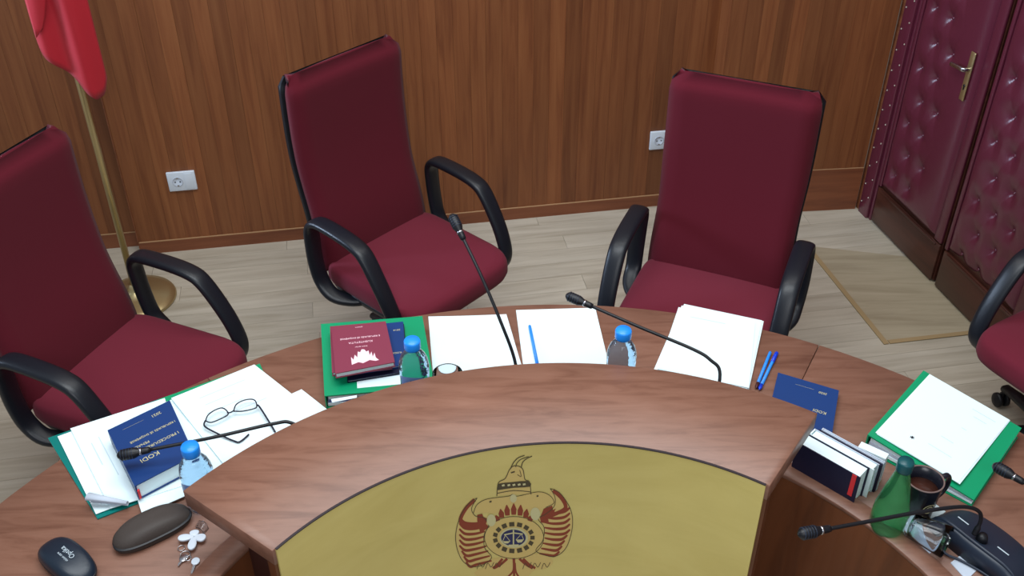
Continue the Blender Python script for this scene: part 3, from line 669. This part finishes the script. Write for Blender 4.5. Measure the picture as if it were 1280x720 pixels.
# booklets on it
def quad(px, z): return [at(x, y, z) for x, y in px]
nv = quad([(436, 410), (504, 403), (508, 457), (434, 468)], .806)
book('navy_booklet', quad([(438, 412), (505, 405), (510, 464), (434, 476)], .80), .7928, .8005, M_navy2, 'navy booklet lowest in the pile on the green binder', spine=0)
g, c, Q, h = book('navy_booklet', nv, .8008, .809, M_navy, 'navy booklet directly beneath the two maroon booklets', spine=0)
frame_text(g, Q, h, [('2014', .009, .88, .18), ('KODI', .009, .88, .68)], M_foil, name='cover_lettering')
book('maroon_booklet', quad([(412.5, 408), (480, 402), (490, 457), (415, 466)], .821), .8093, .821, M_maroon, 'lower of the two maroon booklets, peeking out at the left', spine=0)
mq = quad([(414, 408.5), (482, 401.5), (493.5, 452.5), (419, 467)], .837)
g, c, Q, h = book('maroon_booklet', mq, .8213, .837, M_maroon, 'top maroon booklet with pale crest and lettering on the green binder', spine=0)
frame_text(g, Q, h, [('GJYKATA', .0045, .5, .07), ('E REPUBLIKËS SË SHQIPËRISË', .0078, .5, .30), ('KUSHTETUTA', .0095, .5, .40), ('botim zyrtar', .006, .5, .50)], M_pink)
ex = Q[1]-Q[0]; ey = Q[3]-Q[0]; cr = []
for s, t_ in ((.30, .86), (.30, .70), (.34, .76), (.37, .66), (.41, .72), (.43, .60), (.47, .62), (.5, .56), (.55, .57), (.58, .62), (.62, .60), (.63, .70), (.67, .63), (.68, .74), (.72, .66), (.73, .76), (.78, .82), (.72, .83), (.62, .80), (.5, .85), (.42, .82)): p_ = Q[0]+ex*s+ey*t_; cr.append((p_.x, p_.y))
MB().prism(cr, h, h+.0004).obj('crest', M_pink, g)
# ------------------------------------------------------------------ upright notebooks behind the lip
zt_ = T+.086; 
A_ = at(997, 553, zt_); B_ = at(1080, 600, zt_); u = (B_-A_); u.z = 0; LN = u.length; u.normalize(); nn = Vector((-u.y, u.x, 0))   # nn points away from the camera side
def upright(off, th, length, height, cover, label, start=0, ribbon=False, lean=.0, name='notebook', back=None):
    ang = math.atan2(u.y, u.x); o0 = A_+nn*off+u*start
    g = tag(empty(name, (o0.x, o0.y, T)), label, 'notebook'); g.rotation_euler = (0, 0, ang)
    def sh(z): return lean*z
    def slab(y0, y1, x0, x1, z0, z1, nm, mt):
        return MB().add([(x0, y0+sh(z0), z0), (x1, y0+sh(z0), z0), (x1, y1+sh(z0), z0), (x0, y1+sh(z0), z0), (x0, y0+sh(z1), z1), (x1, y0+sh(z1), z1), (x1, y1+sh(z1), z1), (x0, y1+sh(z1), z1)],
                        [(3, 2, 1, 0), (4, 5, 6, 7), (0, 1, 5, 4), (1, 2, 6, 5), (2, 3, 7, 6), (3, 0, 4, 7)]).obj(nm, mt, g)
    slab(0, .0022, 0, length, 0, height, 'cover', cover); slab(th-.0022, th, 0, length, 0, height, 'cover', back or cover)
    slab(.0022, th-.0022, .003, length-.004, .003, height-.003, 'pages', M_paper); slab(0, th, -.002, .001, 0, height, 'spine', cover)
    if ribbon: slab(-.0016, -.0002, length-.018, length-.008, height-.062, height+.0, 'ribbon', M_red)
    return g
upright(0, .040, LN*.95, .086, M_navy2, 'black notebook with cream page edges and a red ribbon, standing nearest the lip', ribbon=True)
upright(.0415, .024, LN*.97, .085, M_paper, 'thick pale booklet with white top, second in the standing row', start=.006, back=M_paper2)
upright(.0665, .006, LN*.95, .083, M_navy2, 'slim dark booklet, third in the standing row', start=.014)
upright(.0735, .007, LN*.93, .085, M_paper2, 'slim pale booklet, furthest back in the standing row', start=.018)
pA = at(1074, 556, T+.078); 
o = MB().box(0, .062, 0, .020, 0, .080).obj('note_block', M_paper); o.location = (pA.x-.005, pA.y-.008, T); o.rotation_euler = (0, 0, math.atan2(u.y, u.x)+.12); tag(o, 'short white block of notes standing behind the row of notebooks', 'notes')
# ------------------------------------------------------------------ bottles
def bottle(x, y, z, label, ext=.0):
    g = tag(empty('water_bottle', (x, y, z)), label, 'bottle', 'small water bottles with blue caps')
    pr_ = [(0, .001), (.024, 0), (.029, .004), (.031, .012), (.0305, .03), (.029, .04), (.0305, .05), (.031, .085), (.0315, .095), (.030, .108), (.026, .122), (.019, .134), (.0135, .141), (.0125, .15), (0, .15)]
    pr_ = [(a_, b_+(ext if b_ > .045 else 0)) for a_, b_ in pr_]
    MB().lathe(pr_, n=32).obj('body', M_water, g)
    MB().lathe([(0, .146+ext), (.0165, .146+ext), (.0172, .149+ext), (.0172, .165+ext), (.0155, .169+ext), (0, .1695+ext)], n=24).obj('cap', M_cap, g)
    mb = MB(); n = 16; vs = []; a0, a1 = -2.5, -.9
    for i in range(n+1):
        a = a0+(a1-a0)*i/n; vs += [(.0322*math.cos(a), .0322*math.sin(a), .055+ext), (.0322*math.cos(a), .0322*math.sin(a), .084+ext+.006*math.sin(PI*i/n))]
    mb.add(vs, [(2*i, 2*i+2, 2*i+3, 2*i+1) for i in range(n)], True); lab = mb.obj('label', M_label, g, fix=False)
    mb = MB(); vs = []; prof = [0, .002, .004, .010, .005, .014, .018, .012, .008, .011, .004, .001, 0]
    for i, hh in enumerate(prof):
        a = -2.2+1.0*i/(len(prof)-1); vs += [(.0325*math.cos(a), .0325*math.sin(a), .062+ext), (.0325*math.cos(a), .0325*math.sin(a), .063+ext+hh)]
    mb.add(vs, [(2*i, 2*i+2, 2*i+3, 2*i+1) for i in range(len(prof)-1)], True); mb.obj('mountain_print', M_lnavy, lab, fix=False)
    g.scale = (1.12, 1.12, 1.03)
    return g
zc = T+.172
p_ = at(515, 426, zc+.047); bottle(p_.x, p_.y, T, 'blue-capped water bottle in front of the green binder, beside the maroon booklets', .046)
p_ = at(779.5, 413, zc+.047); bottle(p_.x, p_.y, T, 'blue-capped water bottle between the two stacks of paper in the middle', .046)
p_ = at(237, 558, zc); bottle(p_.x, p_.y, T+.0, 'blue-capped water bottle beside the thick navy book at the left')
# green bottle
pc = at(1133, 577, T+.20)
g = tag(empty('green_bottle', (pc.x, pc.y, T)), 'translucent green bottle with a dark teal cap beside the black mug', 'bottle')
MB().lathe([(0, .001), (.026, 0), (.032, .006), (.036, .02), (.0365, .05), (.035, .07), (.029, .10), (.0235, .13), (.018, .155), (.0140, .172), (.013, .18), (0, .18)], n=32).obj('body', M_gglass, g)
MB().lathe([(0, .176), (.016, .176), (.0165, .18), (.0165, .198), (.015, .202), (0, .202)], n=20).obj('cap', M_teal_cap, g)
# mug
pm = at(1156, 600, T+.095)
g = tag(empty('coffee_mug', (pm.x, pm.y, T)), 'black mug of coffee with a round gold emblem, handle to the right', 'mug')
MB().lathe([(0, .0), (.030, 0), (.034, .004), (.039, .095), (.0395, .098), (.037, .098), (.0345, .06), (.032, .008), (0, .007)], n=36).obj('cup', M_mug, g)
MB().lathe([(0, .066), (.0345, .066), (.0345, .068), (0, .068)], n=32).obj('coffee', M_coffee, g)
MB().loops([[(r*math.cos(2*PI*i/36), r*math.sin(2*PI*i/36), z) for i in range(36)] for r, z in ((.0368, .0975), (.0398, .0975), (.0398, .0995), (.0368, .0995), (.0368, .0975))], cap=False).obj('rim', M_mugr, g)
MB().sweep(smooth_path([(.036, .012, .085), (.058, .022, .086), (.066, .026, .062), (.056, .021, .034), (.034, .010, .026)], 6), .006, .0045, lat=(-.35, .93, 0)).obj('handle', M_mug, g)
mb = MB(); 
for rr, ww in ((.0135, .0022), (.0075, .002)):
    vs = []; n = 28
    for i in range(n+1):
        t_ = 2*PI*i/n*(.85 if rr > .01 else .55)+.3
        for q_ in (rr-ww, rr):
            xx = q_*math.cos(t_); zz = .045+q_*math.sin(t_); a = -PI/2+.25+xx/.0365; R_ = .0345+.005*(zz/.095)+.0006; vs.append((R_*math.cos(a), R_*math.sin(a), zz))
    mb.add(vs, [(2*i, 2*i+1, 2*i+3, 2*i+2) for i in range(n)], True)
mb.obj('round_emblem', M_foil, g, fix=False)
# upturned plastic cup lying on its side
pk = at(1164, 669, T+.035)
pk.x -= .004
g = tag(empty('plastic_cup', (pk.x, pk.y, T+.0385)), 'clear crumpled plastic cup lying beside the console', 'cup')
L = []; ax = Vector((.75, -.62, .06)).normalized(); q_ = ax.to_track_quat('Z', 'Y').to_matrix()
for k, (r, z) in enumerate(((.0, -.045), (.024, -.045), (.026, -.04), (.029, -.01), (.033, .02), (.0345, .036), (.0335, .036), (.031, .018), (.027, -.01), (.023, -.038), (0, -.04))):
    L.append([q_@Vector((r*(1+.02*math.sin(3*a+.4*k))*math.cos(a), r*(1+.02*math.cos(2*a-.3*k))*math.sin(a), z)) for a in [2*PI*i/28 for i in range(28)]])
MB().loops(L).obj('cup_wall', M_glass, g)
# upturned drinking glass behind the counter
pg_ = at(560, 460, T+.105)
g = tag(empty('drinking_glass', (pg_.x, pg_.y-.022, T)), 'clear round glass just showing above the counter beside the paper', 'glass')
MB().lathe([(0, .004), (.028, 0), (.032, .004), (.036, .105), (.0355, .108), (.034, .106), (.0305, .008), (0, .007)], n=36).obj('glass_wall', M_glass, g)
# ------------------------------------------------------------------ microphones
def console(name_parent, L_=.215, W_=.105, Hh=.045):
    """crescent conference unit: local x long axis, +y side faces the sitter"""
    mb = MB(); Lp = []; n = 20
    for k in range(n+1):
        t_ = k/n; x = (t_-.5)*L_; bow = .018*(1-(2*t_-1)**2); en = math.sqrt(max(.04, 1-abs(2*t_-1)**5)); 
        yb_, yf = -.03-bow*.3, .06*en+bow; zt0, zt1 = Hh*en, .016*en
        Lp.append([(x, yb_-.012, .0), (x, yf, .0), (x, yf, zt1*.7), (x, yf-.006, zt1), (x, yb_+.010, zt0), (x, yb_, zt0+.001), (x, yb_-.008, zt0-.006)])
    mb.loops(Lp, True, True); o = mb.obj('console', M_con, name_parent)
    rg = MB(); Lr = []
    for k in range(n+1):
        t_ = k/n; x = (t_-.5)*L_*.96; bow = .018*(1-(2*t_-1)**2); en = math.sqrt(max(.04, 1-abs(2*t_-1)**5)); Lr.append((x, -.03-bow*.3+.003, Hh*en+.0015))
    MB().sweep(Lr, .0045, n=8).obj('ridge', M_con, o)
    for xx in (-.055, .04): MB().box(xx-.013, xx+.013, .004, .0065, .037, .0378).obj('button_mark', M_print, o)
    MB().lathe([(0, 0), (.012, 0), (.011, .012), (.008, .02), (0, .02)], (0, -.012, Hh-.006), 14).obj('socket_collar', M_blk2, o)
    return o
def microphone(base, rz, path, label, with_console=True):
    b = Vector(base); g = tag(empty('microphone', b, rz), label, 'microphone')
    if with_console: console(g)
    Rm = Matrix.Rotation(-rz, 3, 'Z'); pts = [Rm@(Vector(p_)-b) for p_ in path]
    sp = smooth_path(pts, 8); cutoff = len(sp)-7
    rad = [.0062 if i < 5 else .0040 for i in range(len(sp))]
    MB().sweep(sp, rad, n=10).obj('gooseneck', M_blk2, g)
    d_ = (sp[-1]-sp[-4]).normalized(); e_ = sp[-1]
    hd = MB().lathe([(0, -.004), (.0065, -.003), (.0075, .004), (.0078, .016), (.0085, .022), (.0118, .030), (.0125, .042), (.012, .054), (.0095, .062), (.005, .0665), (0, .068)], e_, 18, d_).obj('capsule', M_blk2, g)
    MB().lathe([(.0, .015), (.0084, .015), (.0086, .0165), (.0084, .0195), (0, .0195)], e_, 18, d_).obj('light_ring', M_steel, hd)
    for k in range(5): MB().lathe([(0, .033+.006*k), (.0128, .033+.006*k), (.0128, .0345+.006*k), (0, .0345+.006*k)], e_, 16, d_).obj('grille_ring', M_con, hd)
    return g
def pxz(L_): return [at(*q_) for q_ in L_]
def tang(x, y): return math.atan2(y-CY, x-CX)-PI/2
# first: low gooseneck over the left folder
pt = pxz([(372, 535, T+.09), (365, 529, T+.115), (340, 530, T+.118), (270, 546, T+.112), (186, 562.5, T+.10)]); bx, by = pt[0].x+.05, pt[0].y-.02
microphone((bx, by-.005, T), tang(bx, by), [(bx, by-.015, T+.05), (bx-.003, by-.008, T+.08)]+pt[1:], 'gooseneck microphone bent low across the thick navy book at the left')
pt = pxz([(648, 470, T+.09), (644, 453, T+.12), (625, 400, T+.21), (602, 346, T+.29), (579, 298, T+.35)]); bx, by = pt[0].x, pt[0].y-.035
microphone((bx, by, T), tang(bx, by), [(bx, by-.012, T+.05)]+pt[1:], 'gooseneck microphone standing up in the middle between the two sheets')
pt = pxz([(905, 485, T+.10), (900, 468, T+.125), (888, 450, T+.15), (865, 436, T+.165), (800, 409, T+.19), (739, 382.5, T+.21)]); bx, by = pt[0].x-.03, pt[0].y-.04
microphone((bx, by, T), tang(bx, by), [(bx, by-.012, T+.05)]+pt[1:], 'gooseneck microphone leaning left over the stack of papers')
bs = at(1228, 672, T+.05); rz = tang(bs.x, bs.y); off = Matrix.Rotation(rz, 3, 'Z')@Vector((0, -.012, 0))
pt = pxz([(1218, 668, T+.055), (1226, 650, T+.09), (1222, 638, T+.115), (1200, 633.5, T+.13), (1150, 640, T+.14), (1090, 651, T+.15), (1036, 661, T+.16)])
microphone((bs.x-off.x, bs.y-off.y, T), rz, pt, 'gooseneck microphone on a dark console at the right, its head over the bench front')
pt = pxz([(1345, 660, T+.05), (1325, 632, T+.08), (1300, 615, T+.10), (1278, 602, T+.10)]); b5 = at(1372, 672, T+.04)
microphone((b5.x, b5.y, T), tang(b5.x, b5.y), [b5+Vector((0, 0, .01))]+pt[1:], 'gooseneck microphone head entering from the right edge below the binder')
# cable and card by the console
pth = smooth_path([at(x, y, T+.006) for x, y in ((1176, 668), (1180, 690), (1200, 700), (1222, 712), (1250, 730))], 8)
tag(MB().sweep(pth, .0028, n=8).obj('cable', M_con), 'thin dark cable trailing along the near side of the console', 'cable')
o = MB().prism([tuple(at(x, y, T)[:2]) for x, y in ((1188, 704), (1200, 695), (1222, 712), (1208, 726))], T, T+.002).obj('note_card', M_paper2); tag(o, 'pale card under the cable at the lower right', 'card')
o = MB().prism([tuple(at(x, y, T)[:2]) for x, y in ((1152, 632), (1166, 628), (1182, 640), (1166, 652))], T, T+.0015).obj('paper_slip', M_paper); tag(o, 'small white paper corner behind the black mug', 'paper')
o = MB().prism([tuple(at(x, y, T)[:2]) for x, y in ((1118, 650), (1140, 640), (1165, 690), (1150, 700))], T, T+.0012).obj('napkin', M_paper2); tag(o, 'pale napkin under the clear plastic cup', 'napkin')
# ------------------------------------------------------------------ pens
def pen(a, b, body, tip, label, cap=None):
    a = Vector(a); b = Vector(b); d_ = (b-a); l = d_.length; g = tag(empty('pen', a), label, 'pen')
    MB().lathe([(0, 0), (.0035, .001), (.004, .004), (.004, l-.018), (0, l-.018)], (0, 0, .0), 12, d_).obj('barrel', body, g)
    MB().lathe([(0, l-.02), (.0046, l-.02), (.0044, l-.006), (.0012, l), (0, l+.001)], (0, 0, 0), 12, d_).obj('tip', tip, g)
    if cap: MB().lathe([(0, -.001), (.0046, 0), (.005, .002), (.005, .042), (0, .042)], (0, 0, 0), 12, d_).obj('cap', cap, g)
    return g
zz = T+.0066
pen(at(662, 407, zz+.002), at(673, 462, zz+.002), M_plight, M_pblue, 'light blue pen lying on the middle sheet of paper')
pen(at(963, 440, zz), at(945, 485, zz), M_plight, M_pbrown, 'slim light blue pen with a brown tip, left of the pair')
pen(at(971, 441, zz), at(949, 487, zz), M_plight, M_pblue, 'blue capped pen, right of the pair beside the navy book', cap=M_pblue)
# ------------------------------------------------------------------ spectacles
z0 = T+.0145
def rimloop(pts, z):
    P_ = [at(x, y, z) for x, y in pts]; q = smooth_path(P_+[P_[0]], 5); return q
g = tag(empty('spectacles', at(300, 525, T+.015)), 'dark-framed spectacles lying open on the white sheet, temples towards the counter', 'glasses'); go = Vector(g.location)
def off_(L_): return [p_-go for p_ in L_]
Lr = rimloop([(257, 526), (260, 519), (268, 513), (277, 510), (283, 513), (285, 518), (277, 523), (264, 528)], z0+.012)
Rr = rimloop([(292, 514), (295, 506), (303, 501), (313, 499), (319, 501), (321, 508), (317, 511), (303, 514)], z0+.012)
MB().sweep(off_(Lr), .0016, n=8).sweep(off_(Rr), .0016, n=8).obj('rims', M_frame, g)
MB().sweep(off_(smooth_path([at(284, 516, z0+.013), at(288, 515.5, z0+.016), at(292.5, 513, z0+.013)], 4)), .0016, n=8).obj('bridge', M_frame, g)
MB().sweep(off_(smooth_path([at(256.5, 526, z0+.012), at(256, 533, z0+.010), at(272, 542, z0+.006), at(292, 551, z0+.003), at(300, 552, z0+.003), at(311, 543, z0+.003)], 5)), .0021, n=8).obj('temple', M_frame, g)
MB().sweep(off_(smooth_path([at(321, 507, z0+.012), at(324, 508, z0+.012), at(335, 525, z0+.008), at(344, 540, z0+.003)], 5)), .0021, n=8).obj('temple', M_frame, g)
for Rm_ in (Lr, Rr):
    c_ = sum(Rm_, Vector())/len(Rm_)-go; v_ = [p_-go for p_ in Rm_[:-1]]
    MB().add(v_+[p_+Vector((0, 0, .0008)) for p_ in v_], [tuple(range(len(v_))), tuple(range(2*len(v_)-1, len(v_)-1, -1))]).obj('lens', M_lens, g, fix=False)
# ------------------------------------------------------------------ spectacle cases
def case(name, c_, rz, L_, W_, Hh, mt, label, seam=True, hump=0):
    g = tag(empty(name, c_, rz), label, 'case'); n = 40; L = []
    for t_, sc in ((0, .86), (.12, .97), (.35, 1.0), (.55, 1.0), (.75, .96), (.9, .86), (.97, .72), (1, .45), (1.0, .1)):
        ring = []
        for k in range(n):
            a = 2*PI*k/n; x = L_/2*sc*math.copysign(abs(math.cos(a))**.72, math.cos(a)); y = W_/2*sc*math.copysign(abs(math.sin(a))**.8, math.sin(a))
            ring.append((x, y+hump*.25*t_*Hh, t_*Hh*(1-.35*(2*x/L_)**2*(t_ > .3))))
        L.append(ring)
    MB().loops(L).obj('shell', mt, g)
    if seam: MB().loops([[(L_/2*s_*math.copysign(abs(math.cos(a))**.72, math.cos(a)), W_/2*s_*math.copysign(abs(math.sin(a))**.8, math.sin(a)), z_) for a in [2*PI*k/n for k in range(n)]] for z_, s_ in ((Hh*.36, 1.0), (Hh*.37, 1.012), (Hh*.41, 1.012), (Hh*.42, 1.0))]).obj('seam', M_blk2, g)
    return g
p1, p2 = at(60, 676, T+.03), at(102, 712, T+.03); cm = (p1+p2)/2; rz = math.atan2((p2-p1).y, (p2-p1).x)
g = case('glasses_case', (cm.x+.004, cm.y-.006, T), rz, .152, .074, .043, M_case1, 'black oval glasses case with white lettering at the lower left corner')
text('Optika', .015, 'case_lettering', M_print, g, MT(.004, .006, .0432, 0+PI)); text('vision care', .008, 'case_lettering', M_print, g, MT(.006, -.007, .0431, PI)); 
p1, p2 = at(150, 679, T+.02), at(232, 640, T+.02); cm = (p1+p2)/2; rz = math.atan2((p2-p1).y, (p2-p1).x)
case('glasses_case', (cm.x-.002, cm.y, T), rz, .165, .066, .040, M_case2, 'grey-brown humped glasses case touching the papers', hump=1)
# ------------------------------------------------------------------ keys
kc = at(243, 674, T+.006); g = tag(empty('key_ring', (kc.x, kc.y, T)), 'bunch of keys with a white four-petal clover tag', 'keys')
def local(x, y): p_ = at(x, y, T+.008); return Vector((p_.x-kc.x, p_.y-kc.y, 0))
hub = local(243, 672)
for (x, y), wd in (((223, 674), .0085), (((243.5, 664)), .0095), (((257, 674)), .0095), (((239, 688)), .0085)):
    t_ = local(x, y); d_ = t_-hub; l = d_.length; ang = math.atan2(d_.y, d_.x); n = 20; P_ = []
    for k in range(n): a = 2*PI*k/n; P_.append((hub.x+math.cos(ang)*(l*.52+l*.5*math.cos(a))-math.sin(ang)*wd*math.sin(a)*(1+.25*math.cos(a)), hub.y+math.sin(ang)*(l*.52+l*.5*math.cos(a))+math.cos(ang)*wd*math.sin(a)*(1+.25*math.cos(a))))
    MB().prism(P_, .008, .013).obj('petal', M_white, g, bevel=.0012)
def ring(c_, r, w_, nm, mt, z): return MB().sweep([(c_.x+r*math.cos(a), c_.y+r*math.sin(a), z) for a in [2*PI*i/20 for i in range(21)]], w_, n=6, cap=False).obj(nm, mt, g)
ring(local(231, 692), .010, .001, 'split_ring', M_steel, .004); ring(local(235, 697), .006, .001, 'split_ring', M_steel, .006); ring(local(226, 683), .007, .0008, 'chain_link', M_steel, .003)
def key(c_, tip, nm='key'):
    c_, tip = local(*c_), local(*tip); d_ = (tip-c_).normalized(); n_ = Vector((-d_.y, d_.x, 0)); P_ = [c_+d_*.0095*math.cos(a)+n_*.0085*math.sin(a) for a in [2*PI*i/20+.3 for i in range(20)]]
    MB().prism([tuple(q_[:2]) for q_ in P_], .003, .0052).obj('key', M_white if nm == 'w' else M_steel, g, bevel=.0005)
    b_ = MB().prism([tuple((c_+d_*.007+n_*.003)[:2]), tuple((tip+n_*.0015)[:2]), tuple((tip-n_*.0005)[:2]), tuple((tip-d_*.006-n_*.003)[:2]), tuple((tip-d_*.010-n_*.002)[:2]), tuple((c_+d_*.007-n_*.003)[:2])], .0032, .005); b_.obj('key_blade', M_steel, g)
key((244, 700), (239, 716), 'w'); key((229, 696), (222, 706))
kp = smooth_path([at(246, 655, T+.001), at(253, 657, T+.012), at(258, 664, T+.001)], 6)
mb = MB(); mb.sweep(kp, .009, .0006, lat=(.2, .9, .2), n=8); o = mb.obj('plastic_strip', M_glass); tag(o, 'curled clear plastic strip beside the keys', 'strip')
